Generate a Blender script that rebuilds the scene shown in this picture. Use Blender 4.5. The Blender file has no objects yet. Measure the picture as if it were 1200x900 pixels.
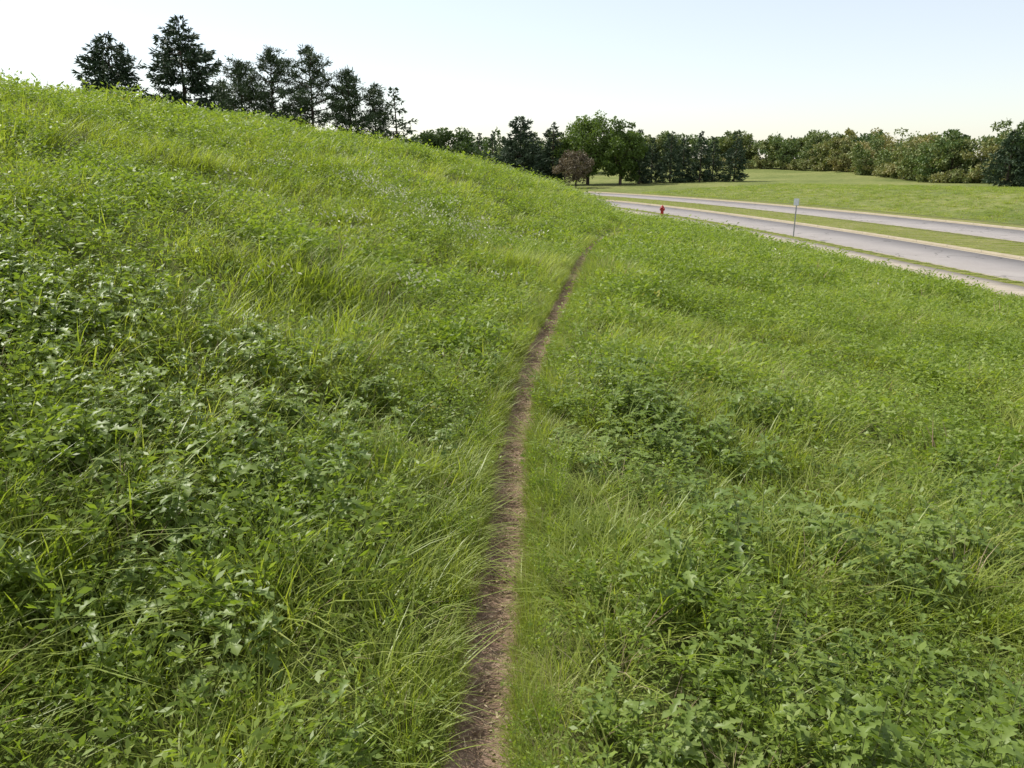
import bpy, math, random
import numpy as np
from mathutils import Vector
rng=np.random.default_rng(7)
random.seed(3)
scene=bpy.context.scene
COL=scene.collection
scene.view_settings.view_transform='Standard'
scene.view_settings.look='None'
scene.view_settings.exposure=0

# ------------------------------------------------------------ helpers
def vn(x,y,seed=0.0):
    xi=np.floor(x); yi=np.floor(y); fx=x-xi; fy=y-yi
    fx=fx*fx*(3-2*fx); fy=fy*fy*(3-2*fy)
    def h(a,b):
        v=np.sin(a*127.1+b*311.7+seed*74.7)*43758.5453
        return v-np.floor(v)
    return (h(xi,yi)*(1-fx)+h(xi+1,yi)*fx)*(1-fy)+(h(xi,yi+1)*(1-fx)+h(xi+1,yi+1)*fx)*fy
def sst(t):
    t=np.clip(t,0,1); return t*t*(3-2*t)
def catmull(P,step):
    P=[np.array(p,float) for p in P]
    P=[2*P[0]-P[1]]+P+[2*P[-1]-P[-2]]
    out=[]
    for i in range(1,len(P)-2):
        a,b,c,d=P[i-1:i+3]
        n=max(2,int(np.linalg.norm(c-b)/step))
        for k in range(n):
            t=k/n
            out.append(0.5*((2*b)+(c-a)*t+(2*a-5*b+4*c-d)*t*t+(3*b-a-3*c+d)*t**3))
    out.append(P[-2])
    return np.array(out)

# ------------------------------------------------------------ layout curves
ROADC=catmull([(34,-400),(28,-120),(25.5,-30),(24,5),(22.9,20),(21.6,32.3),(18.9,56.3),(14.8,78),(9.5,97),(2,115),(-8,132),(-22,149),(-60,182),(-140,225),(-400,300),(-900,420)],1.0)
tg=np.gradient(ROADC,axis=0); tg/=np.linalg.norm(tg,axis=1)[:,None]
NRM=np.stack([tg[:,1],-tg[:,0]],1)
PATHP=[(-.8,-30),(-.5,-8),(-.22,0),(-.13,2.4),(-.09,3.4),(-.035,4.6),(.04,6.3),(.26,8.7),(.64,11.3),(1.22,15.3),(1.99,20.5),(3.2,26.3),(6.2,38),(9.3,54),(11.6,72)]
PC=catmull(PATHP,0.1)
extra_y=np.array([78,97,115,132,149,182,225,300,420.]); extra_x=np.array([10.5,5.2,-2.5,-13,-28,-68,-150,-410,-910.])
PY=np.concatenate([PC[:,1],extra_y]); PX=np.concatenate([PC[:,0],extra_x])
def pathx(y): return np.interp(y,PY,PX)
def pathz(y):
    return np.interp(y,[-60,0,14,18,22,26,33,40,50,60,75,90],[.25,0,0,-.02,-.07,-.17,-.48,-.86,-1.5,-2.1,-2.68,-2.8])
def offs(x,y):
    x=np.asarray(x,float).ravel(); y=np.asarray(y,float).ravel(); out=np.empty(len(x))
    for s in range(0,len(x),4000):
        xx=x[s:s+4000,None]; yy=y[s:s+4000,None]
        R=ROADC[::3]; i=np.argmin((xx-R[None,:,0])**2+(yy-R[None,:,1])**2,axis=1)*3
        best=None
        for dk in (-2,-1,0,1,2):
            j=np.clip(i+dk,0,len(ROADC)-1)
            dd=(x[s:s+4000]-ROADC[j,0])**2+(y[s:s+4000]-ROADC[j,1])**2
            if best is None: best=dd; bj=j
            else:
                m=dd<best; best=np.where(m,dd,best); bj=np.where(m,j,bj)
        out[s:s+4000]=(x[s:s+4000]-ROADC[bj,0])*NRM[bj,0]+(y[s:s+4000]-ROADC[bj,1])*NRM[bj,1]
    return out
RZ=-2.8
def terrain(x,y,o=None):
    x=np.asarray(x,float).ravel(); y=np.asarray(y,float).ravel()
    if o is None: o=offs(x,y)
    px=pathx(y); pz=pathz(y); w=px-x
    d=np.maximum(-o-3.0,0)
    q=d/(d+np.maximum(-w,0)+1e-6)
    zr=RZ+(pz-RZ)*(q**1.15)
    wl=np.maximum(w,0)
    S=4.6*wl*wl/(wl*wl+49)
    S=S*(1/(1+(wl/260)**2))
    zl=pz+S
    z=np.where(w<=0,zr,zl)
    z=RZ+(z-RZ)*np.where(w<=0,1,sst(d/9))
    b=(vn(x*.5,y*.5,1)-.5)*.24+(vn(x*1.7,y*1.7,2)-.5)*.12
    z=z+b*sst(d/4)*sst(np.abs(w)/1.2)
    z=z-.10*np.exp(-(w/.17)**2)*(d>1)
    nearb=sst((150-y)/60)
    far=RZ+(.030-.008*nearb)*np.clip(o-23,0,1e9)+1.35*nearb*sst((o-24)/20)
    far=np.minimum(far,1.2+ (far-1.2)*.12)+ (vn(x*.03,y*.03,5)-.5)*1.2*sst((o-30)/60)
    z=np.where(o>22,far,z)
    z=np.where((o>-3.0)&(o<=22),RZ,z)
    return z

# ------------------------------------------------------------ mesh building
class MB:
    def __init__(s): s.V=[];s.F=[];s.a=[];s.m=[];s.n=0
    def add(s,V,F,var=0.5,mi=0):
        V=np.asarray(V,float).reshape(-1,3); F=np.asarray(F,int).reshape(-1,4)
        s.V.append(V); s.F.append(F+s.n); s.n+=len(V)
        s.a.append(np.broadcast_to(np.asarray(var,float),(len(F),)).copy())
        s.m.append(np.broadcast_to(np.asarray(mi,int),(len(F),)).copy())
    def cat(s): return np.concatenate(s.V),np.concatenate(s.F),np.concatenate(s.a),np.concatenate(s.m)
    def mesh(s,name,mats,smooth=False,check=True):
        V,F,a,m=s.cat()
        me=bpy.data.meshes.new(name)
        me.vertices.add(len(V)); me.vertices.foreach_set('co',V.astype(np.float32).ravel())
        me.loops.add(len(F)*4); me.loops.foreach_set('vertex_index',F.astype(np.int32).ravel())
        me.polygons.add(len(F)); me.polygons.foreach_set('loop_start',np.arange(0,len(F)*4,4,dtype=np.int32))
        for M in mats: me.materials.append(M)
        me.polygons.foreach_set('material_index',m.astype(np.int32))
        if smooth: me.polygons.foreach_set('use_smooth',np.ones(len(F),bool))
        at=me.attributes.new('var','FLOAT','FACE'); at.data.foreach_set('value',a.astype(np.float32))
        me.update(calc_edges=True)
        if check: me.validate()
        return me
def link(name,me,loc=(0,0,0),rz=0,parent=None):
    ob=bpy.data.objects.new(name,me); COL.objects.link(ob); ob.location=loc; ob.rotation_euler=(0,0,rz)
    if parent: ob.parent=parent
    return ob
def nrm(v): return v/np.maximum(np.linalg.norm(v,axis=-1,keepdims=True),1e-9)
def tube(mb,pts,rad,sides=6,var=.5,mi=0):
    pts=np.array(pts,float); rad=np.array(rad,float)
    t=nrm(np.gradient(pts,axis=0))
    ref=np.array([0.13,0.21,.97]) if abs(t[0][2])<.9 else np.array([1,.1,0.])
    a=nrm(np.cross(t,ref)); b=np.cross(t,a)
    an=np.linspace(0,2*math.pi,sides,endpoint=False)
    V=pts[:,None,:]+rad[:,None,None]*(a[:,None,:]*np.cos(an)[None,:,None]+b[:,None,:]*np.sin(an)[None,:,None])
    F=[]
    for i in range(len(pts)-1):
        for k in range(sides):
            k2=(k+1)%sides
            F.append((i*sides+k,i*sides+k2,(i+1)*sides+k2,(i+1)*sides+k))
    mb.add(V.reshape(-1,3),F,var,mi)
def rdir(n,r=rng):
    v=r.normal(size=(n,3)); return nrm(v)
def leafquads(mb,P,D,L,W,var,mi,r=rng,fold=.15):
    n=len(P); D=nrm(D); s=nrm(np.cross(D,rdir(n,r))); up=np.cross(s,D)
    L=np.broadcast_to(L,(n,))[:,None]; W=np.broadcast_to(W,(n,))[:,None]
    a=P; c=P+D*L; b=P+D*L*.48+s*W/2+up*W*fold; d=P+D*L*.48-s*W/2+up*W*fold
    V=np.stack([a,b,c,d],1).reshape(-1,3)
    mb.add(V,np.arange(n*4).reshape(n,4),var,mi)
def blades(mb,base,az,L,W,lean,droop,var,mi,seg=3):
    n=len(base); s=np.linspace(0,1,seg+1)[None,:]
    L=L[:,None];lean=lean[:,None];droop=droop[:,None]
    hd=L*(lean*s+droop*.75*s**2); z=L*(s*(1-.35*lean)-droop*.6*s**2.2)
    dx=np.cos(az)[:,None];dy=np.sin(az)[:,None]
    C=np.stack([base[:,0:1]+dx*hd,base[:,1:2]+dy*hd,base[:,2:3]+z],-1)
    w=W[:,None]*(.55+.9*s-1.45*s**2+.03)/1.0*.5
    tw=rng.uniform(-.5,.5,n)
    sx=-np.sin(az+tw)[:,None]*w; sy=np.cos(az+tw)[:,None]*w
    off=np.stack([sx,sy,np.zeros_like(sx)],-1)
    V=np.stack([C-off,C+off],2)
    k=(seg+1)*2; F=[]
    for j in range(seg): F.append([2*j,2*j+1,2*j+3,2*j+2])
    F=np.array(F)[None]+np.arange(n)[:,None,None]*k
    mb.add(V.reshape(-1,3),F.reshape(-1,4),np.repeat(var,seg),mi)
def lobed(mb,P,az,elev,L,W,var,mi):
    n=len(P); S=np.array([0,.2,.34,.5,.62,.8,1.]); Wd=np.array([.08,.75,.28,1.,.34,.72,.02])
    D=np.stack([np.cos(az)*np.cos(elev),np.sin(az)*np.cos(elev),np.sin(elev)],-1)
    sd=np.stack([-np.sin(az),np.cos(az),rng.uniform(-.35,.35,n)],-1); sd=nrm(sd); up=np.cross(D,sd)
    k=len(S)
    M=P[:,None]+D[:,None]*L[:,None,None]*S[None,:,None]; M[...,2]-=(L[:,None]*.45*S[None]**2)
    fwd=D[:,None]*(Wd*.25)[None,:,None]*W[:,None,None]
    A=M+sd[:,None]*(Wd[None]*W[:,None]/2)[...,None]+up[:,None]*(Wd[None]*W[:,None]*.14)[...,None]+fwd
    B=M-sd[:,None]*(Wd[None]*W[:,None]/2)[...,None]+up[:,None]*(Wd[None]*W[:,None]*.14)[...,None]+fwd
    V=np.stack([A,M,B],2).reshape(-1,3)
    F=[]
    for j in range(k-1):
        F.append([3*j,3*j+1,3*j+4,3*j+3]);F.append([3*j+1,3*j+2,3*j+5,3*j+4])
    F=np.array(F)[None]+np.arange(n)[:,None,None]*(3*k)
    mb.add(V,F.reshape(-1,4),np.repeat(var,2*(k-1)),mi)

# ------------------------------------------------------------ materials
def newmat(name):
    m=bpy.data.materials.new(name); m.use_nodes=True; nt=m.node_tree; nt.nodes.clear()
    out=nt.nodes.new('ShaderNodeOutputMaterial'); return m,nt,out
def ramp(nt,stops):
    r=nt.nodes.new('ShaderNodeValToRGB'); e=r.color_ramp.elements
    while len(e)<len(stops): e.new(.5)
    for i,(p,c) in enumerate(stops): e[i].position=p; e[i].color=(*c,1)
    return r
def math_(nt,op,a,b):
    n=nt.nodes.new('ShaderNodeMath'); n.operation=op
    for i,v in enumerate((a,b)):
        if isinstance(v,(int,float)): n.inputs[i].default_value=v
        else: nt.links.new(v,n.inputs[i])
    return n.outputs[0]
def noise_(nt,vec,scale,detail=3,rough=.5):
    n=nt.nodes.new('ShaderNodeTexNoise'); n.inputs['Scale'].default_value=scale; n.inputs['Detail'].default_value=detail; n.inputs['Roughness'].default_value=rough
    nt.links.new(vec,n.inputs['Vector']); return n.outputs['Fac']
def leafmat(name,stops,trans=.3,rough=.5,wvar=.7,wpos=.3,pscale=.5,tint=(1.55,1.6,.6),spec=.3,gain=1):
    m,nt,out=newmat(name); N=nt.nodes; L=nt.links
    at=N.new('ShaderNodeAttribute'); at.attribute_name='var'
    geo=N.new('ShaderNodeNewGeometry')
    ns=noise_(nt,geo.outputs['Position'],pscale,2)
    a=math_(nt,'MULTIPLY',at.outputs['Fac'],wvar)
    c=math_(nt,'MULTIPLY',math_(nt,'SUBTRACT',math_(nt,'MULTIPLY',ns,2.4),.7),wpos)
    f=math_(nt,'ADD',a,c)
    r=ramp(nt,[(p_,tuple(v*gain for v in c_)) for p_,c_ in stops]); L.new(f,r.inputs[0])
    p=N.new('ShaderNodeBsdfPrincipled'); L.new(r.outputs[0],p.inputs['Base Color']); p.inputs['Roughness'].default_value=rough
    p.inputs['Specular IOR Level'].default_value=spec
    if trans>0:
        t=N.new('ShaderNodeBsdfTranslucent')
        mx=N.new('ShaderNodeMix'); mx.data_type='RGBA'; mx.blend_type='MULTIPLY'; mx.inputs[0].default_value=1
        L.new(r.outputs[0],mx.inputs[6]); mx.inputs[7].default_value=(*tint,1); L.new(mx.outputs[2],t.inputs[0])
        ms=N.new('ShaderNodeMixShader'); ms.inputs[0].default_value=trans
        L.new(p.outputs[0],ms.inputs[1]); L.new(t.outputs[0],ms.inputs[2]); L.new(ms.outputs[0],out.inputs[0])
    else: L.new(p.outputs[0],out.inputs[0])
    return m
def surfmat(name,stops,scale=5,detail=6,rough=.85,bump=.3,bscale=40,spec=.2,mix2=None,bdist=.02):
    m,nt,out=newmat(name); N=nt.nodes; L=nt.links
    geo=N.new('ShaderNodeNewGeometry'); v=geo.outputs['Position']
    f=noise_(nt,v,scale,detail,.6)
    if mix2: f=math_(nt,'ADD',math_(nt,'MULTIPLY',f,.55),math_(nt,'MULTIPLY',noise_(nt,v,mix2,5,.65),.45))
    r=ramp(nt,stops); L.new(f,r.inputs[0])
    p=N.new('ShaderNodeBsdfPrincipled'); L.new(r.outputs[0],p.inputs['Base Color']); p.inputs['Roughness'].default_value=rough
    p.inputs['Specular IOR Level'].default_value=spec
    if bump:
        b=N.new('ShaderNodeBump'); b.inputs['Strength'].default_value=bump; b.inputs['Distance'].default_value=bdist
        L.new(noise_(nt,v,bscale,4,.6),b.inputs['Height']); L.new(b.outputs[0],p.inputs['Normal'])
    L.new(p.outputs[0],out.inputs[0]); return m,nt,p,r
SG=[(.05,(.145,.195,.027)),(.4,(.24,.30,.05)),(.75,(.33,.37,.09)),(1,(.48,.46,.21))]
SW=[(.05,(.105,.165,.024)),(.45,(.19,.262,.044)),(.8,(.265,.33,.072)),(1,(.36,.375,.11))]
M_GRASS=leafmat('grass_blade_leaf',SG,trans=.4,rough=.42,spec=.38)
M_WEED=leafmat('broadleaf_weed_leaf',SW,trans=.38,rough=.46,spec=.34)
M_LOBE=leafmat('thistle_leaf',[(.05,(.10,.16,.027)),(.5,(.175,.245,.05)),(1,(.26,.32,.09))],trans=.36,rough=.44,spec=.34)
M_GRASS2=leafmat('meadow_grass_leaf',SG,trans=.4,rough=.5,gain=1.04,spec=.3)
M_WEED2=leafmat('meadow_weed_leaf',SW,trans=.38,rough=.5,gain=1.04,spec=.3)
M_STEM=surfmat('plant_stem',[(.3,(.11,.15,.04)),(.7,(.18,.20,.07))],10,2,bump=0)[0]
M_PALE=leafmat('pale_seed_head',[(0,(.46,.47,.30)),(1,(.70,.70,.52))],trans=.2,rough=.7,tint=(1,1,.9))
M_YEL=leafmat('yellowed_leaf',[(0,(.30,.31,.06)),(1,(.50,.45,.10))],trans=.3,rough=.6,tint=(1,1,.7))
M_PUR=leafmat('purple_flower_petal',[(0,(.16,.08,.28)),(1,(.30,.18,.42))],trans=.3,rough=.6,tint=(1,1,1))
M_DRY=leafmat('dry_straw',[(0,(.17,.11,.07)),(.5,(.37,.27,.17)),(1,(.56,.46,.31))],trans=0,rough=.7)
M_BARK=surfmat('tree_bark',[(.3,(.05,.038,.028)),(.7,(.12,.09,.07))],3,5,bump=.5,bscale=12)[0]
M_SPRUCE=leafmat('spruce_needles',[(.05,(.024,.048,.022)),(.5,(.05,.082,.038)),(1,(.095,.13,.058))],trans=0,rough=.6,pscale=.6)
M_PINE=leafmat('pine_needles',[(.05,(.032,.055,.022)),(.5,(.062,.095,.038)),(1,(.115,.15,.058))],trans=0,rough=.6,pscale=.6)
M_DEC=leafmat('deciduous_leaf',[(.05,(.06,.10,.02)),(.5,(.12,.18,.038)),(1,(.19,.25,.058))],trans=.22,rough=.55,pscale=.35)
M_DECD=leafmat('dark_deciduous_leaf',[(.05,(.038,.07,.022)),(.5,(.075,.12,.033)),(1,(.12,.165,.048))],trans=.15,rough=.55,pscale=.35)
M_OLIVE=leafmat('olive_deciduous_leaf',[(.05,(.06,.105,.033)),(.35,(.12,.175,.053)),(.7,(.20,.225,.08)),(1,(.30,.265,.11))],trans=.12,rough=.6,pscale=.04,wpos=.35,wvar=.75)
M_RED=leafmat('bronze_leaf',[(.05,(.10,.085,.055)),(.5,(.165,.135,.085)),(1,(.23,.195,.115))],trans=.12,rough=.6,pscale=.5,tint=(1.2,1,.7))

# ------------------------------------------------------------ ground
def axis(n,k,sc,c): return c+sc*np.sinh(np.linspace(-k,k,n))
xs=axis(440,6.6,2.6,0); ys=axis(460,6.6,2.6,4)
X,Y=np.meshgrid(xs,ys); OG=offs(X,Y); Z=terrain(X,Y,OG).reshape(X.shape)
nx=len(xs);ny=len(ys)
I=(np.arange(ny-1)[:,None]*nx+np.arange(nx-1)[None]).ravel()
far_=((OG[I]>10)|(np.hypot(X.ravel()[I],Y.ravel()[I])>125)).astype(int)
g=MB(); g.add(np.stack([X,Y,Z],-1).reshape(-1,3),np.stack([I,I+1,I+nx+1,I+nx],1),.5,far_)
M_THATCH=surfmat('meadow_thatch_soil',[(.3,(.055,.068,.022)),(.5,(.105,.12,.036)),(.7,(.17,.17,.065))],.5,6,rough=.95,bump=.8,bscale=9,spec=.05,mix2=12,bdist=.05)[0]
M_FIELD=surfmat('field_grass',[(.34,(.10,.13,.04)),(.5,(.18,.205,.065)),(.66,(.29,.28,.115))],.055,8,rough=.95,bump=.8,bscale=6,spec=.05,mix2=.8,bdist=.15)[0]
ground=link('ground',g.mesh('ground',[M_THATCH,M_FIELD],True))

# ------------------------------------------------------------ roads (strips along the road curve)
arc=np.concatenate([[0],np.cumsum(np.linalg.norm(np.diff(ROADC,axis=0),axis=1))])
def strip(name,o0,o1,z,mat,skirt=.2,sl=slice(0,None),cols=2):
    R=ROADC[sl];Nn=NRM[sl];A=arc[sl]
    os_=np.linspace(o0,o1,cols)
    prof=[(o0,z-skirt)]+[(o,z) for o in os_]+[(o1,z-skirt)]
    V=np.stack([np.stack([R[:,0]+Nn[:,0]*o,R[:,1]+Nn[:,1]*o,np.full(len(R),zz)],-1) for o,zz in prof],1); c=len(prof); n=len(R)
    J=(np.arange(n-1)[:,None]*c+np.arange(c-1)[None]).ravel()
    mb=MB(); mb.add(V.reshape(-1,3),np.stack([J,J+1,J+c+1,J+c],1))
    me=mb.mesh(name,[mat]); uv=me.uv_layers.new(name='UVMap')
    li=np.empty(len(me.loops),np.int32); me.loops.foreach_get('vertex_index',li)
    U=np.stack([A[li//c],np.array([q[0] for q in prof])[li%c]],1)
    uv.data.foreach_set('uv',U.astype(np.float32).ravel())
    return link(name,me)
def slabmat(name,stops,joint,dark=.45,rough=.85):
    m,nt,p,r=surfmat(name,stops,1.2,7,rough=rough,bump=.25,bscale=60,mix2=14,bdist=.01)
    N=nt.nodes;L=nt.links
    uv=N.new('ShaderNodeUVMap'); sx=N.new('ShaderNodeSeparateXYZ'); L.new(uv.outputs[0],sx.inputs[0])
    md=math_(nt,'MODULO',sx.outputs[0],joint); lt=math_(nt,'LESS_THAN',md,.03)
    mx=N.new('ShaderNodeMix'); mx.data_type='RGBA'; L.new(lt,mx.inputs[0]); L.new(r.outputs[0],mx.inputs[6]); mx.inputs[7].default_value=(dark*.3,dark*.28,dark*.25,1)
    L.new(mx.outputs[2],p.inputs['Base Color']); return m
M_WALK=slabmat('sidewalk_concrete',[(.3,(.30,.255,.20)),(.7,(.41,.36,.295))],1.5)
M_KERB=slabmat('kerb_concrete',[(.3,(.32,.27,.19)),(.7,(.44,.38,.28))],3.0)
M_ROAD,nt,p,r=surfmat('road_asphalt',[(.3,(.25,.228,.218)),(.55,(.31,.284,.27)),(.75,(.37,.34,.32))],.5,8,rough=.9,bump=.3,bscale=80,mix2=9,bdist=.01,spec=.1)
N=nt.nodes;L=nt.links
geo=N.new('ShaderNodeNewGeometry'); vo=N.new('ShaderNodeTexVoronoi'); vo.feature='DISTANCE_TO_EDGE'; vo.inputs['Scale'].default_value=.16
nz=N.new('ShaderNodeTexNoise'); nz.inputs['Scale'].default_value=.5; L.new(geo.outputs['Position'],nz.inputs['Vector'])
va=N.new('ShaderNodeVectorMath'); va.operation='MULTIPLY_ADD'; L.new(nz.outputs['Color'],va.inputs[0]); va.inputs[1].default_value=(4,4,4); L.new(geo.outputs['Position'],va.inputs[2]); L.new(va.outputs[0],vo.inputs['Vector'])
lt=math_(nt,'LESS_THAN',vo.outputs['Distance'],.006)
mx=N.new('ShaderNodeMix'); mx.data_type='RGBA'; L.new(lt,mx.inputs[0]); L.new(r.outputs[0],mx.inputs[6]); mx.inputs[7].default_value=(.16,.15,.14,1); L.new(mx.outputs[2],p.inputs['Base Color'])
M_LAWN=surfmat('mown_lawn',[(.3,(.13,.145,.045)),(.5,(.19,.195,.068)),(.72,(.28,.255,.12))],.35,6,rough=.95,bump=.8,bscale=18,spec=.05,mix2=6,bdist=.05)[0]
sl=slice(200,900)
strip('road',.4,6.1,RZ+.03,M_ROAD,sl=sl)
strip('road',12.9,20.1,RZ+.03,M_ROAD,sl=sl)
for nme,a,b in (('road_gutter',.0,.4),('road_gutter',6.1,6.5),('road_gutter',12.5,12.9),('road_gutter',20.1,20.5)):
    strip(nme,a,b,RZ+.034,M_KERB,sl=sl)
for a,b in ((-.15,0),(6.5,6.65),(12.35,12.5),(20.5,20.65)):
    strip('kerb',a,b,RZ+.16,M_KERB,sl=sl)
strip('grass_verge',-.95,-.15,RZ+.155,M_LAWN,sl=sl)
strip('grass_median',6.65,12.35,RZ+.155,M_LAWN,sl=sl,cols=6)
strip('grass_verge',20.65,23.2,RZ+.155,M_LAWN,sl=sl)
strip('sidewalk',-2.6,-.95,RZ+.15,M_WALK,sl=sl)

# ------------------------------------------------------------ dirt path
pc=PC[(PC[:,1]>-12)]
pt=nrm(np.gradient(pc,axis=0)); pn=np.stack([pt[:,1],-pt[:,0]],1)
cs=np.linspace(-1,1,11); ss=np.cumsum(np.r_[0,np.linalg.norm(np.diff(pc,axis=0),axis=1)])
hw=.155+.03*vn(ss*1.3,ss*0,1)+.03*vn(ss*5,ss*0,2)
PXX=pc[:,0][:,None]+pn[:,0][:,None]*cs*hw[:,None]; PYY=pc[:,1][:,None]+pn[:,1][:,None]*cs*hw[:,None]
PZZ=terrain(PXX,PYY).reshape(PXX.shape)+.022-.055*np.abs(cs)**5+(vn(PXX*30,PYY*30,4)-.5)*.016
c=11;n=len(pc); J=(np.arange(n-1)[:,None]*c+np.arange(c-1)[None]).ravel()
mb=MB(); mb.add(np.stack([PXX,PYY,PZZ],-1).reshape(-1,3),np.stack([J,J+1,J+c+1,J+c],1))
M_DIRT=surfmat('path_dirt',[(.3,(.095,.06,.042)),(.46,(.21,.14,.10)),(.55,(.30,.205,.15)),(.68,(.44,.33,.25))],3,8,rough=.95,bump=1,bscale=60,spec=.1,mix2=38,bdist=.02)[0]
link('dirt_path',mb.mesh('dirt_path',[M_DIRT],True))
mb=MB(); n=6500
yy=1.2+ (rng.random(n)**1.4)*19; w=rng.normal(0,.085,n); xx=pathx(yy)+w
zz=terrain(xx,yy)+.028
an=rng.uniform(0,math.pi*2,n); D=np.stack([np.cos(an),np.sin(an),rng.uniform(-.05,.25,n)],-1)
straw=rng.random(n)<.6
leafquads(mb,np.stack([xx,yy,zz],-1),D,np.where(straw,rng.uniform(.03,.10,n),rng.uniform(.01,.035,n)),np.where(straw,rng.uniform(.002,.005,n),rng.uniform(.006,.018,n)),rng.random(n),0)
link('path_straw_litter',mb.mesh('path_straw_litter',[M_DRY]))

# ------------------------------------------------------------ meadow plants (templates, then written into one mesh)
MM=[M_GRASS,M_DRY,M_WEED,M_STEM,M_LOBE,M_PUR,M_YEL,M_PALE,M_GRASS2,M_WEED2]
def tuft(n,rad,l0,l1,w0,w1,mi=0,lean=.5,droop=.5,mb=None,seg=3):
    mb=mb or MB(); r=rad*np.sqrt(rng.random(n)); a=rng.uniform(0,2*math.pi,n)
    base=np.stack([r*np.cos(a),r*np.sin(a),np.full(n,-.02)],-1); az=a+rng.normal(0,.9,n)
    blades(mb,base,az,rng.uniform(l0,l1,n),rng.uniform(w0,w1,n),rng.uniform(.05,lean,n),rng.uniform(.1,droop,n),rng.random(n),mi,seg); return mb
def weed(stems,hmin,hmax,leaf,nodes,rad=.12,spread=.5,top=None,stem=True,wf=1):
    mb=MB()
    for k in range(stems):
        h=rng.uniform(hmin,hmax); a=rng.uniform(0,6.28); r=rad*math.sqrt(rng.random()); sp=rng.uniform(.1,spread)
        b0=np.array([r*math.cos(a),r*math.sin(a),-.02]); s=np.linspace(0,1,4)[:,None]
        a2=a+rng.normal(0,.6); d=np.array([math.cos(a2),math.sin(a2),0])
        pts=b0+d*h*sp*s**1.4+np.array([0,0,1.])*h*s*(1-.25*sp*s)
        if stem: tube(mb,pts,np.linspace(.0028,.001,4),3,.5,3)
        m=nodes*3; t=rng.uniform(.2,1,m)**.7
        P=np.stack([np.interp(t,s[:,0],pts[:,i]) for i in range(3)],-1)
        aa=rng.uniform(0,6.28,m); el=rng.uniform(-.3,.9,m)
        D=np.stack([np.cos(aa)*np.cos(el),np.sin(aa)*np.cos(el),np.sin(el)],-1)
        P=P+D*rng.uniform(0,.045,m)[:,None]*(leaf/.03)
        l=rng.uniform(.6,1.3,m)*leaf
        leafquads(mb,P,D,l,l*rng.uniform(.32,.5,m)*wf,np.clip(rng.random(m)*.75+t*.25,0,1),2)
        if top is not None:
            m=22; P=pts[-1]+rng.normal(0,1,(m,3))*np.array([.012,.012,.03]); leafquads(mb,P,rdir(m)+np.array([0,0,.8]),rng.uniform(.012,.022,m),.010,rng.random(m),top)
    return mb
def thistle(stems,h0,h1,L0,nl):
    mb=MB()
    for k in range(stems):
        h=rng.uniform(h0,h1); a=rng.uniform(0,6.28); r=.12*math.sqrt(rng.random()); b0=np.array([r*math.cos(a),r*math.sin(a),-.02])
        s=np.linspace(0,1,4)[:,None]; d=np.array([math.cos(a),math.sin(a),0])
        pts=b0+d*h*.2*s**1.3+np.array([0,0,1.])*h*s; tube(mb,pts,np.linspace(.004,.0015,4),4,.5,3)
        t=rng.uniform(.25,1,nl); P=np.stack([np.interp(t,s[:,0],pts[:,i]) for i in range(3)],-1)
        az=np.arange(nl)*2.4+rng.uniform(0,6); l=rng.uniform(.6,1.15,nl)*L0*(1.15-.5*t)
        lobed(mb,P,az,rng.uniform(-.1,.8,nl),l,l*rng.uniform(.38,.55,nl),rng.random(nl),4)
    return mb
T={}
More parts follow.
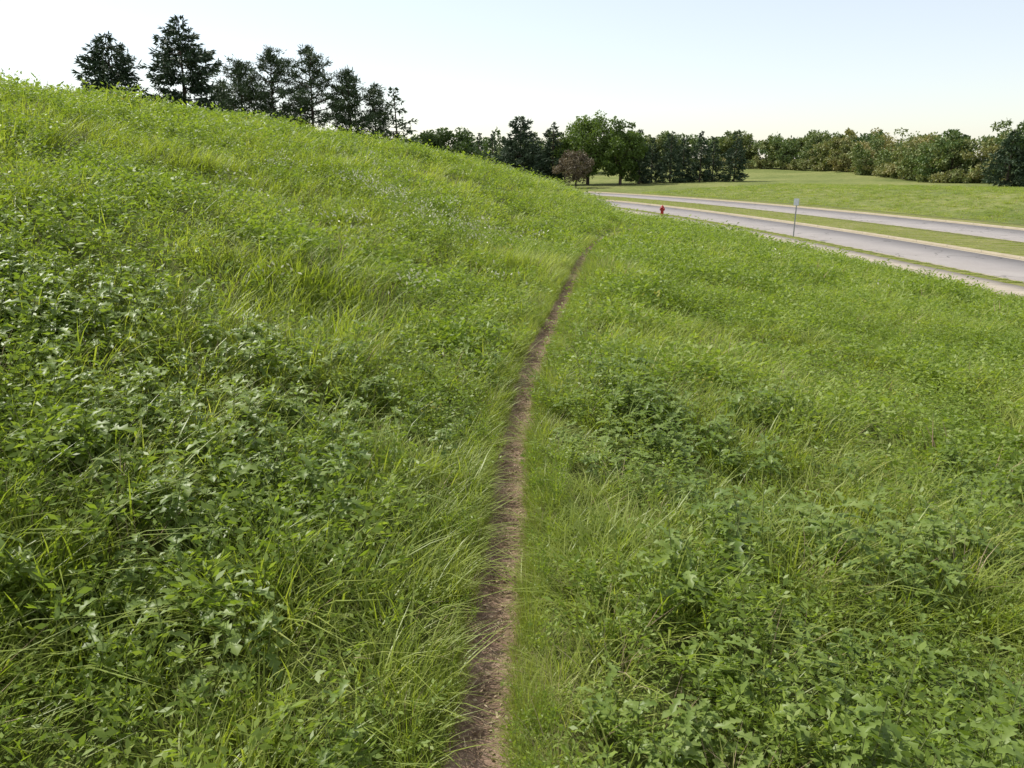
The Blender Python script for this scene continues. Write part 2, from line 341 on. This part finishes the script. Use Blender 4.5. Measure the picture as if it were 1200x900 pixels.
# kinds: 0-2 grass, 3-5 weed, 6-7 thistle, 8 pale, 9 purple, 10 yellowed, 11 dry
for v in range(3):
    T[0,0,v]=tuft(48,.12,.2,.46,.006,.012)
    T[0,1,v]=tuft(44,.15,.22,.55,.007,.014,lean=.7,droop=.85)
    b=tuft(46,.12,.18,.42,.005,.010,lean=.8,droop=.9); tuft(5,.1,.2,.40,.003,.006,1,.6,.5,b); T[0,2,v]=b
    T[0,3,v]=weed(4,.22,.44,.038,12); T[0,4,v]=weed(5,.2,.38,.030,13,spread=.8); T[0,5,v]=weed(4,.28,.50,.044,10,spread=.5)
    T[0,6,v]=thistle(3,.25,.48,.145,10); T[0,7,v]=thistle(3,.2,.40,.115,10)
    T[0,8,v]=weed(5,.35,.52,.03,8,spread=.3,top=7); T[0,9,v]=weed(5,.3,.42,.028,10,spread=.5,top=5)
    b=weed(3,.25,.4,.04,8); m=26; P=rng.normal(0,.05,(m,3))+np.array([0,0,.32]); leafquads(b,P,rdir(m),rng.uniform(.02,.045,m),.016,rng.random(m),6); T[0,10,v]=b
    b=tuft(30,.1,.2,.4,.004,.009); tuft(12,.08,.35,.52,.003,.006,1,.4,.4,b); T[0,11,v]=b
    # mid-distance versions (fewer, larger leaves)
    for kd in (0,1,2): T[1,kd,v]=tuft(32,.17,.20,.50,.009,.016,lean=.7,droop=.8,seg=2)
    for kd in (3,4,5): T[1,kd,v]=weed(5,.2,.44,.045,7,rad=.17,spread=.7,stem=False)
    for kd in (6,7): T[1,kd,v]=weed(4,.2,.42,.062,6,rad=.17,spread=.6,stem=False)
    def headed(lv,mi,n,sc):
        b=tuft(16,.15,.2,.45,.01,.018,seg=2)
        P=rng.normal(0,.09,(n,3))*sc+np.array([0,0,.44]); P[:,2]=.47+rng.normal(0,.05,n); leafquads(b,P,rdir(n)+np.array([0,0,1.]),rng.uniform(.03,.06,n)*sc**.5,.024*sc**.5,rng.random(n),mi); return b
    T[1,8,v]=headed(1,7,10,1); T[1,9,v]=headed(1,5,6,1); T[1,10,v]=headed(1,6,9,1)
    b=tuft(20,.17,.22,.5,.009,.017,seg=2); tuft(8,.1,.35,.55,.006,.01,1,.4,.4,b,seg=2); T[1,11,v]=b
    # far versions
    for kd in (0,1,2): T[2,kd,v]=tuft(30,.30,.22,.50,.018,.03,lean=.8,droop=.8,seg=2)
    for kd in (3,4,5,6,7): T[2,kd,v]=weed(6,.18,.44,.085,4,rad=.3,spread=.7,stem=False,wf=.9)
    T[2,8,v]=headed(2,7,9,2); T[2,9,v]=T[2,3,v]; T[2,10,v]=T[2,4,v]
    b=tuft(24,.30,.22,.50,.018,.03,seg=2); tuft(6,.25,.35,.55,.012,.02,1,.4,.4,b,seg=2); T[2,11,v]=b
T={k:v.cat() for k,v in T.items()}
remap=np.array([8,1,9,3,9,5,6,7,8,9])
for k in T:
    if k[0]>0: V_,F_,a_,m_=T[k]; T[k]=(V_,F_,a_,remap[m_] if m_.max()<8 else m_)

def band(r0,r1,dens,azm,sxy,sz,lv):
    area=(r1*r1-r0*r0)*azm; n=int(area*dens)
    r=np.sqrt(rng.uniform(r0*r0,r1*r1,n)); a=rng.uniform(-azm,azm,n)
    return r*np.sin(a),r*np.cos(a),np.full(n,sxy),np.full(n,sz),np.full(n,lv)
A=math.radians
bands=[band(1.0,3.0,58,A(75),1.05,1,0),band(3.0,7.8,52,A(46),1.14,1.0,0),band(7.8,20,25,A(44),1.25,1.05,1),band(20,42,6.4,A(42),1.25,1.1,2),band(42,118,1.5,A(42),2.4,1.3,2)]
x,y,sx,sz,lv=[np.concatenate([b[i] for b in bands]) for i in range(5)]
o=offs(x,y); w=x-pathx(y); aw=np.abs(w)
keep=(o<-2.9-.12*sx)&(aw>.21+.06*vn(y*2.1,x*0,3)+np.where(lv==1,.07,0)+np.where(lv==2,.20,0)*(y<40))
x,y,sx,sz,lv,o,w,aw=[q[keep] for q in (x,y,sx,sz,lv,o,w,aw)]
n=len(x); z=terrain(x,y,o)
p1=vn(x*.45,y*.45,11); p2=vn(x*1.3,y*1.3,12); hh=vn(x*1.2,y*1.2,13)*.6+vn(x*.4,y*.4,14)*.4
u=rng.random(n); idx=np.zeros(n,int)
grassiness=np.clip(.46+(p1-.5)*1.2+(p2-.5)*.9+.6*np.exp(-(aw-.15)/.3)-.12*(w>.8),.16,.97)
isg=(u<grassiness)|(aw<.30)
u2=rng.random(n)
idx[isg]=np.where(u2[isg]<.35,0,np.where(u2[isg]<.75,1,2))
lob=vn(x*.6,y*.6,21)
iw=~isg
idx[iw]=np.where(u2[iw]<.34,3,np.where(u2[iw]<.67,4,5))
th=iw&(rng.random(n)<np.clip((lob-.5)*1.6+.12+.3*(w>.4),0.03,.7)); idx[th]=np.where(rng.random(th.sum())<.5,6,7)
u3=rng.random(n)
pal=np.exp(-(((x+2.2)/2.0)**2+((y-16)/4)**2))*(vn(x*.9,y*.9,41)>.45)
idx[((u3<pal*.26)|(u3<.004*(w<0)))&(aw>.4)&(y>7.8)]=8
idx[(u3<.0008)&(aw>.5)]=8
idx[(u3>.5)&(u3<.502+.010*(vn(x*.8,y*.8,31)>.75))&(aw>.4)]=10; idx[(u3>.97)&(aw>.3)]=11
s=(.50+1.02*hh)*rng.uniform(.82,1.2,n)
edge=np.clip((aw-.2)/.5,0,1); s*=.58+.42*edge
s*=np.where(o>-4.5,.6,1)
sxy=np.maximum(.42+.6*s,.78)*sx; szz=s*sz
yaw=rng.uniform(0,6.28,n)
# short worn grass fringing the path on both sides
m=2800; fy=.9+rng.random(m)**1.25*24; sg=np.where(rng.random(m)<.5,-1,1); fw=sg*(.104+np.abs(rng.normal(0,.08,m))+.04*vn(fy*3,sg*1.0,8)+.03*(fy>8))
fx=pathx(fy)+fw; fz=terrain(fx,fy); fs=.27+np.clip(np.abs(fw)-.12,0,.3)*1.9
x=np.r_[x,fx];y=np.r_[y,fy];z=np.r_[z,fz];lv=np.r_[lv,np.where(fy<10,0,1)]
fi=rng.random(m); idx=np.r_[idx,np.where(fi<.15,11,np.where(fi<.35,rng.integers(3,6,m),rng.integers(0,3,m)))]
sxy=np.r_[sxy,fs*.85];szz=np.r_[szz,fs*rng.uniform(.6,1.5,m)];yaw=np.r_[yaw,rng.uniform(0,6.28,m)]
# mown tufts on verges and median, rough grass on the far bank
m=15000; yy=rng.uniform(15,120,m); ii=np.clip(np.searchsorted(ROADC[:,1][:820],yy),0,819)
zone=rng.random(m); oo=np.where(zone<.10,rng.uniform(-.9,-.2,m),np.where(zone<.42,rng.uniform(6.7,12.3,m),rng.uniform(20.8,60,m)))
mx_=ROADC[ii,0]+NRM[ii,0]*oo; my_=ROADC[ii,1]+NRM[ii,1]*oo
ox=offs(mx_,my_); mz=np.where((ox<23.2),RZ+.155,terrain(mx_,my_,ox))
ok=((ox>-.95)&(ox<-.2))|((ox>6.7)&(ox<12.3))|((ox>20.7)&(ox<62))
mx_,my_,mz,ox=[q[ok] for q in (mx_,my_,mz,ox)]; m=len(mx_)
s2=np.where(ox>25,1.1,.32)*rng.uniform(.6,1.25,m)
x=np.r_[x,mx_];y=np.r_[y,my_];z=np.r_[z,mz];lv=np.r_[lv,np.full(m,2)];idx=np.r_[idx,np.where(rng.random(m)<.25,11,np.where((ox>27)&(rng.random(m)<.5),3,rng.integers(0,3,m)))]
sxy=np.r_[sxy,s2*1.5];szz=np.r_[szz,s2*.55];yaw=np.r_[yaw,rng.uniform(0,6.28,m)]
n=len(x); tx=rng.normal(0,.14,n); ty=rng.normal(0,.14,n); rv=rng.random(n); vv=rng.integers(0,3,n)
Vs=[];Fs=[];As=[];Ms=[];base=0
for key,(V,F,a,mi) in T.items():
    sel=np.where((lv==key[0])&(idx==key[1])&(vv==key[2]))[0]
    if len(sel)==0: continue
    k=len(sel); nv=len(V)
    V=V.astype(np.float32)
    c,s_=np.cos(yaw[sel])[:,None],np.sin(yaw[sel])[:,None]
    vx=(V[None,:,0]*c-V[None,:,1]*s_)*sxy[sel][:,None]; vy=(V[None,:,0]*s_+V[None,:,1]*c)*sxy[sel][:,None]; vz=V[None,:,2]*szz[sel][:,None]
    W=np.stack([x[sel][:,None]+vx+vz*tx[sel][:,None],y[sel][:,None]+vy+vz*ty[sel][:,None],z[sel][:,None]+vz],-1).astype(np.float32)
    FF=(F[None]+(np.arange(k)*nv)[:,None,None]+base).astype(np.int32)
    Vs.append(W.reshape(-1,3));Fs.append(FF.reshape(-1,4));base+=k*nv
    As.append((a[None]*.6+rv[sel][:,None]*.4).astype(np.float32).ravel()); Ms.append(np.broadcast_to(mi[None],(k,len(mi))).astype(np.int32).ravel())
mb=MB(); mb.V=Vs;mb.F=Fs;mb.a=As;mb.m=Ms
link('meadow_grass',mb.mesh('meadow_grass',MM,check=False))
del Vs,Fs,As,Ms,mb

# ------------------------------------------------------------ trees
def gz(x,y): return float(terrain([x],[y])[0])
def spruce(mb,h,r,seed,o=(0,0,0),dens=1.0,sparse=0,ls=1.0,pw=.8):
    q=np.random.default_rng(seed); o=np.array(o,float)
    lean=q.normal(0,.012*h,2)
    zs=np.linspace(-.2,h,8); tp=np.stack([lean[0]*(zs/h)**2,lean[1]*(zs/h)**2,zs],-1)
    tube(mb,o+tp,np.linspace(.02*h,.015,8),7,.5,0)
    z=.05*h
    while z<h*.985:
        t=z/h; prof=(1-t)**pw*(.88+.14*math.sin(t*11+seed)); nb=max(4,int((9-4*t)*dens))
        if sparse and q.random()<sparse: z+=.3; continue
        for k in range(nb):
            a=q.uniform(0,6.28); L=max(.25,r*prof*q.uniform(.5,1.2)*(0.8+.2*min(1,t*5)))
            dr=q.uniform(.05,.3); up=.3*t
            m=max(3,int(L/.17*dens))
            s=q.uniform(.15,1,m)**.7
            side=q.normal(0,.12,m)*L*(1-s*.6)
            ca,sa=math.cos(a),math.sin(a)
            P=np.stack([ca*L*s-sa*side,sa*L*s+ca*side,z+L*(up*s-dr*s**1.2+.14*s**3)+q.normal(0,.05,m)],-1)
            P=np.repeat(P,3,0); n3=len(P)
            D=np.stack([np.full(n3,ca),np.full(n3,sa),np.full(n3,-.1)],-1)+q.normal(0,.5,(n3,3))
            P=P+np.array([lean[0]*t*t,lean[1]*t*t,0])
            leafquads(mb,o+P,D,ls*q.uniform(.3,.66,n3)*min(1,.5+L/2),ls*q.uniform(.09,.16,n3),np.clip(q.random(n3)*.7+q.random()*.3,0,1),1,q)
            if k%2==0:
                ss=np.linspace(0,1,3)
                tube(mb,o+np.stack([ca*L*ss*.85+lean[0]*t*t,sa*L*ss*.85+lean[1]*t*t,z+L*(up*ss-dr*ss**1.2)],-1),[.035,.02,.008],3,.5,0)
        z+=q.uniform(.2,.34)*(1 if h>6 else .7)*ls
def pine(mb,h,r,seed,o=(0,0,0),base=.25,nb=46,tuftn=34,ls=1.15,vary=1.2,rt=(.24,.44)):
    q=np.random.default_rng(seed); o=np.array(o,float)
    bend=q.normal(0,.03*h,2); zs=np.linspace(-.2,h*.97,9)
    f=lambda z:np.stack([bend[0]*np.sin(z/h*2.6),bend[1]*np.sin(z/h*2.2),z],-1)
    tube(mb,o+f(zs),np.linspace(.018*h,.03,9),7,.5,0)
    for k in range(nb):
        u_=(k+q.random())/nb; t=base+(1-base)*u_; z=t*h
        prof=((1-u_)**.7)*min(1,u_*3.5+.5)
        L=max(.3,r*prof*(1+vary*q.uniform(-.5,.25)))
        a=k*2.4+q.normal(0,.5); ca,sa=math.cos(a),math.sin(a); up=q.uniform(.0,.45)+.5*u_
        c0=f(np.array([z]))[0]; ss=np.linspace(0,1,4)
        bp=c0+np.stack([ca*L*ss,sa*L*ss,L*up*ss**1.5],-1); tube(mb,o+bp,np.linspace(.06,.014,4)*(h/10),4,.5,0)
        nt_=max(3,int(L*3.2))
        for j in range(nt_):
            s=q.uniform(.25,1.05); side=q.normal(0,.17)*L*.7
            c=c0+np.array([ca*L*s-sa*side,sa*L*s+ca*side,L*up*s**1.5+abs(q.normal(0,.10))])
            m=tuftn; D=rdir(m,q)+np.array([ca*.4,sa*.4,.4]); rr=q.uniform(*rt)
            P=c+q.normal(0,1,(m,3))*np.array([rr*.6,rr*.6,rr*.28])
            leafquads(mb,o+P,D,ls*q.uniform(.2,.42,m),ls*q.uniform(.05,.09,m),np.clip(q.random(m)*.6+q.random()*.4,0,1),1,q)
def decid(mb,h,r,seed,o=(0,0,0),nC=80,nL=95,ls=.26,base=.12,lump=.35,mi=1,vshift=0,trunk=True):
    q=np.random.default_rng(seed); o=np.array(o,float)
    zc=h*(base+(1-base)*.5); rz=h*(1-base)*.5
    ph=q.uniform(0,6.28,6)
    if trunk:
        zs=np.linspace(-.2,h*.6,6); tube(mb,o+np.stack([np.sin(zs*.5+ph[0])*.1,np.cos(zs*.4+ph[1])*.1,zs],-1),np.linspace(.028*h,.012*h,6),7,.5,0)
    for k in range(nC):
        d=rdir(1,q)[0]; a=math.atan2(d[1],d[0])
        lum=1+lump*(math.sin(3*a+ph[2]+d[2]*2)*.4+math.sin(5*a+ph[3]-d[2]*4)*.35+math.sin(7*d[2]+ph[4])*.3)
        rr=q.uniform(.35,1)**.5*lum*.86
        c=np.array([d[0]*r*rr,d[1]*r*rr,zc+d[2]*rz*rr*(1 if d[2]>0 else .95)])
        if c[2]<.5: c[2]=.5+q.random()*.6
        cr=r*q.uniform(.13,.26)
        if trunk and k%3==0:
            s=np.linspace(0,1,4)[:,None]; b0=np.array([0,0,h*q.uniform(.15,.45)]); mid=(b0+c)/2+np.array([0,0,-.08*h])
            bp=b0*(1-s)**2+2*mid*s*(1-s)+c*s**2; tube(mb,o+bp,np.linspace(.010*h,.002*h,4),4,.5,0)
        m=nL; P=c+nrm(q.normal(0,1,(m,3)))*(q.random((m,1))**.45)*cr*np.array([1,1,.75])
        D=nrm(P-c)*.7+rdir(m,q)*.8-np.array([0,0,.25])
        cv=q.random()
        leafquads(mb,o+P,D,q.uniform(.7,1.35,m)*ls,q.uniform(.5,.8,m)*ls,np.clip(q.random(m)*.4+cv*.35+.12+vshift,0,1),mi,q)
def tree(name,x,y,fn,mats,*a,**k):
    mb=MB(); fn(mb,*a,**k); return link(name,mb.mesh(name,mats),(x,y,gz(x,y)-.05))
SP=[M_BARK,M_SPRUCE];PI=[M_BARK,M_PINE]
def hz(x,y,top): return top-gz(x,y)
tree('spruce_tree',-39.5,81.4,spruce,SP,hz(-39.5,81.4,14.4),6.8,5,dens=1.25,pw=.72,ls=1.1)
tree('spruce_tree',-32.9,82,spruce,SP,hz(-32.9,82,16.2),7.6,6,dens=1.2,pw=.8,ls=1.1)
tree('pine_tree',-28.0,78.5,pine,PI,hz(-28,78.5,9.0),2.8,20,base=.1,nb=38)
tree('pine_tree',-25.2,75.3,pine,PI,hz(-25.2,75.3,10.8),4.3,21,base=.1,nb=56)
tree('pine_tree',-21.9,76.5,pine,PI,hz(-21.9,76.5,11.9),4.4,22,base=.16,nb=54)
tree('pine_tree',-18.7,75.5,pine,PI,hz(-18.7,75.5,12.0),4.2,23,base=.36,nb=42)
tree('pine_tree',-15.3,75,pine,PI,hz(-15.3,75,10.0),3.6,24,base=.22,nb=46)
tree('pine_tree',-13.0,76.5,pine,PI,hz(-13,76.5,8.8),3.0,25,base=.1,nb=40)
tree('spruce_tree',-10.6,74.6,spruce,PI,hz(-10.6,74.6,8.8),2.9,26,dens=.7,sparse=.25)
DE=[M_BARK,M_DEC];DD=[M_BARK,M_DECD]
tree('deciduous_tree',-7.2,89.5,decid,DD,hz(-7.2,89.5,6.6),3.7,31,nC=75,nL=90,ls=.3,base=.02,lump=.5)
tree('deciduous_tree',-10.8,92,decid,DE,hz(-10.8,92,5.4),2.6,32,nC=50,nL=80,base=.02,lump=.5)
# group across the road
tree('spruce_tree',1.8,163,spruce,SP,hz(1.8,163,11.2),8.2,41,dens=1.1,ls=1.6,pw=.72)
tree('spruce_tree',8.6,168,spruce,SP,hz(8.6,168,10.2),5.2,42,dens=.95,ls=1.6)
tree('deciduous_tree',16,167,decid,DE,hz(16,167,12.0),6.8,43,nC=130,nL=90,ls=.5,base=.03)
tree('deciduous_tree',22.1,163,decid,DE,hz(22.1,163,10.4),4.9,44,nC=100,nL=85,ls=.48,base=.02,vshift=-.25)
tree('small_bronze_tree',12.4,153.5,decid,[M_BARK,M_RED],hz(12.4,153.5,4.9),4.1,45,nC=60,nL=80,ls=.36,base=.14)
tree('spruce_tree',5.2,176,spruce,SP,hz(5.2,176,8.4),4.4,46,dens=.8,ls=1.6)
for i,(X_,Y_,tp,rr) in enumerate([(26.4,165,8.8,3.4),(29.6,169,7.2,3.2),(33,166,8.6,3.8),(36.2,169,7.4,3.0),(39.4,167,8.5,3.5),(42.6,169,7.4,3.1),(45.8,164,8.5,3.8)]):
    tree('spruce_tree',X_,Y_,spruce,SP,hz(X_,Y_,tp),rr,60+i,dens=.85,ls=1.4,pw=.78)
# far right big trees
tree('deciduous_tree',75,113,decid,DD,hz(75,113,9.6),5.6,71,nC=110,nL=90,ls=.4,base=0)
tree('spruce_tree',69.8,112,spruce,SP,hz(69.8,112,6.6),4.2,72,dens=1,ls=1.3)
tree('deciduous_tree',83,116,decid,DD,hz(83,116,10.5),6,73,nC=110,nL=85,ls=.4,base=0)
# distant masses
tl=MB(); q=np.random.default_rng(99)
linep=catmull([(-14,187),(10,215),(50,240),(72,232),(84,205),(84,180),(80,158),(80,140),(88,128),(110,112),(160,95)],1.0)
i=0
while i<len(linep):
    px_,py_=linep[i]
    jx,jy=q.normal(0,2.5,2); X_=px_+jx; Y_=py_+jy
    hgt=q.uniform(8.5,12) if py_>200 else q.uniform(5.5,10)
    if px_<5: hgt=q.uniform(5,8)
    decid(tl,hgt,q.uniform(3.6,5.6),1000+i,(X_,Y_,gz(X_,Y_)-.1),nC=42,nL=62,ls=.6 if py_>200 else .5,base=0,lump=.4,mi=1,vshift=(q.uniform(-.2,.2) if py_>200 else q.uniform(-.2,.5)),trunk=(i%3==0))
    i+=int(q.uniform(3,5))
for i in range(0,len(linep),3):
    px_,py_=linep[i]; d=np.array([px_,py_]); d=d/np.linalg.norm(d); X_,Y_=np.array([px_,py_])-d*q.uniform(4,10)
    if px_<45: continue
    decid(tl,q.uniform(1.5,4),q.uniform(2,3.6),3000+i,(X_,Y_,gz(X_,Y_)-.1),nC=16,nL=60,ls=.42,base=0,lump=.4,vshift=q.uniform(0,.6),trunk=False)
link('distant_treeline',tl.mesh('distant_treeline',[M_BARK,M_OLIVE]))
tl=MB()
for i in range(100):
    a=A(-75+150*i/99+q.normal(0,.5)); R=q.uniform(330,400); X_=R*math.sin(a);Y_=R*math.cos(a)
    decid(tl,q.uniform(10,15),q.uniform(7,10),5000+i,(X_,Y_,gz(X_,Y_)-.2),nC=26,nL=45,ls=1.2,base=0,trunk=False,vshift=q.uniform(-.2,.2))
link('distant_woods',tl.mesh('distant_woods',[M_BARK,M_DECD]))
for i,(X_,Y_,tp,rr) in enumerate([(-7.6,182,8.6,2.1),(-4.4,184,9.0,2.3),(-1.2,186,8.0,2.1),(-10.8,186,7.2,2.2)]):
    tree('spruce_tree',X_,Y_,spruce,SP,hz(X_,Y_,tp),rr,90+i,dens=.8,ls=1.5)

# ------------------------------------------------------------ fire hydrant
def paint(name,c,rough=.45,metal=0):
    m,nt,p,r=surfmat(name,[(.3,tuple(v*.75 for v in c)),(.7,c)],8,5,rough=rough,bump=.1,bscale=60,spec=.4); p.inputs['Metallic'].default_value=metal; return m
M_HR=paint('hydrant_red_paint',(.42,.035,.025)); M_METAL=paint('galvanised_steel',(.38,.39,.39),.5,.6); M_SIGN=paint('sign_back_aluminium',(.5,.51,.52),.5,.5); M_WHITE=paint('sign_face_white',(.42,.45,.47)); M_DK=paint('dark_bolt',(.06,.06,.06))
def lathe(mb,prof,sides=20,ax='z',c=(0,0,0),mi=0):
    an=np.linspace(0,2*math.pi,sides,endpoint=False);V=[]
    for r_,h_ in prof:
        for a in an:
            v=(r_*math.cos(a),r_*math.sin(a),h_)
            if ax=='x': v=(h_,r_*math.cos(a),r_*math.sin(a))
            if ax=='y': v=(r_*math.sin(a),h_,r_*math.cos(a))
            V.append((v[0]+c[0],v[1]+c[1],v[2]+c[2]))
    F=[]
    for i in range(len(prof)-1):
        for k in range(sides):
            k2=(k+1)%sides; F.append((i*sides+k,i*sides+k2,(i+1)*sides+k2,(i+1)*sides+k))
    mb.add(V,F,.5,mi)
hy=MB()
lathe(hy,[(.0,0),(.19,0),(.19,.035),(.125,.05),(.12,.08),(.115,.40),(.14,.41),(.165,.415),(.165,.45),(.13,.46),(.125,.60),(.15,.61),(.15,.64),(.125,.65),(.115,.69),(.085,.74),(.045,.765),(.03,.77),(.03,.82),(.0001,.82)])
for sgn in (-1,1): lathe(hy,[(.05,.1*sgn),(.05,.165*sgn),(.068,.165*sgn),(.068,.205*sgn),(.03,.21*sgn),(.03,.235*sgn),(.0001,.235*sgn)],12,'x',(0,0,.53))
lathe(hy,[(.07,-.1),(.07,-.17),(.09,-.17),(.09,-.215),(.035,-.22),(.035,-.245),(.0001,-.245)],14,'y',(0,0,.51))
for k in range(8):
    a=k*math.pi/4; lathe(hy,[(.014,.40),(.014,.465),(.0001,.465)],6,'z',(.15*math.cos(a),.15*math.sin(a),0),1)
me=hy.mesh('fire_hydrant',[M_HR,M_DK],True)
hob=link('fire_hydrant',me,(13.95,73.0,RZ+.15),.5); hob.scale=(1.2,1.2,1.3)
# ------------------------------------------------------------ traffic sign
par=bpy.data.objects.new('traffic_sign',None); COL.objects.link(par); par.location=(19.0,52.6,RZ+.14); par.rotation_euler=(0,0,A(-62))
pm=MB()
V=[(-.03,-.02),(-.012,-.02),(-.012,.012),(.012,.012),(.012,-.02),(.03,-.02),(.03,.03),(-.03,.03)]
Vs=[(a,b,z_) for z_ in (-.1,2.55) for a,b in V]; F=[(i,(i+1)%8,8+(i+1)%8,8+i) for i in range(8)]
pm.add(Vs,F); link('post',pm.mesh('post',[M_METAL]),parent=par)
def plate(w_,h_,c,y0,t,r_=.04):
    from math import cos,sin,pi
    out=[]
    for cx,cz,a0 in ((w_/2-r_,h_/2-r_,0),(-w_/2+r_,h_/2-r_,pi/2),(-w_/2+r_,-h_/2+r_,pi),(w_/2-r_,-h_/2+r_,3*pi/2)):
        for k in range(5): a=a0+k*pi/8; out.append((cx+r_*cos(a),cz+r_*sin(a)))
    me=bpy.data.meshes.new('plate'); n=len(out)
    vs=[(a,y0,c+b) for a,b in out]+[(a,y0+t,c+b) for a,b in out]
    fs=[tuple(range(n))[::-1],tuple(range(n,2*n))]+[(i,(i+1)%n,n+(i+1)%n,n+i) for i in range(n)]
    me.from_pydata(vs,[],fs); return me
me=plate(.46,.46,2.32,-.026,.003); me.materials.append(M_SIGN); link('sign_plate',me,parent=par)
me=plate(.43,.43,2.32,-.030,.002); me.materials.append(M_WHITE); link('sign_face',me,parent=par)
bm=MB()
for zz_ in (2.2,2.44): lathe(bm,[(.012,-.034),(.012,.02),(.0001,.02)],8,'y',(0,0,zz_))
link('bolts',bm.mesh('bolts',[M_DK]),parent=par)
# ------------------------------------------------------------ radio mast on the skyline
mm=MB(); H=39; bx,by=263,413
for k in range(3):
    a=k*2.094; tube(mm,[(.7*math.cos(a),.7*math.sin(a),0),(.5*math.cos(a),.5*math.sin(a),H)],[.12,.09],5)
for j in range(26):
    z0=j*1.5
    for k in range(3):
        a=k*2.094;b_=(k+1)*2.094
        tube(mm,[(.62*math.cos(a),.62*math.sin(a),z0),(.62*math.cos(b_),.62*math.sin(b_),z0+1.5)],[.05,.05],4)
tube(mm,[(0,0,H-1),(0,0,H+4)],[.08,.04],5)
link('radio_mast',mm.mesh('radio_mast',[M_METAL]),(bx,by,gz(bx,by)))

# ------------------------------------------------------------ light and sky
SA,SE=A(-55),A(50)
sd=Vector((math.sin(SA)*math.cos(SE),math.cos(SA)*math.cos(SE),math.sin(SE)))
sun=bpy.data.lights.new('sun','SUN'); sun.energy=5.0; sun.angle=A(.55); sun.color=(1,.965,.87)
so=bpy.data.objects.new('sun',sun); COL.objects.link(so); so.rotation_euler=sd.to_track_quat('Z','Y').to_euler(); so.location=(0,0,50)
w_=bpy.data.worlds.new('World'); scene.world=w_; w_.use_nodes=True; nt=w_.node_tree
bg=nt.nodes['Background']; sk=nt.nodes.new('ShaderNodeTexSky'); sk.sky_type='NISHITA'; sk.sun_disc=False
sk.sun_elevation=SE; sk.sun_rotation=SA%(2*math.pi); sk.altitude=200; sk.air_density=1.0; sk.dust_density=1.0; sk.ozone_density=1.0
hz_=nt.nodes.new('ShaderNodeMix'); hz_.data_type='RGBA'; hz_.blend_type='ADD'; hz_.inputs[0].default_value=1
nt.links.new(sk.outputs[0],hz_.inputs[6]); hz_.inputs[7].default_value=(4.1,3.9,3.6,1)
nt.links.new(hz_.outputs[2],bg.inputs[0]); bg.inputs[1].default_value=.11
# ------------------------------------------------------------ camera
cd=bpy.data.cameras.new('camera'); cd.sensor_width=36; cd.lens=27; cd.clip_end=5000; cd.clip_start=.05
co=bpy.data.objects.new('camera',cd); COL.objects.link(co); co.location=(0,0,2.2); co.rotation_euler=(A(90-16.1),0,0)
scene.camera=co
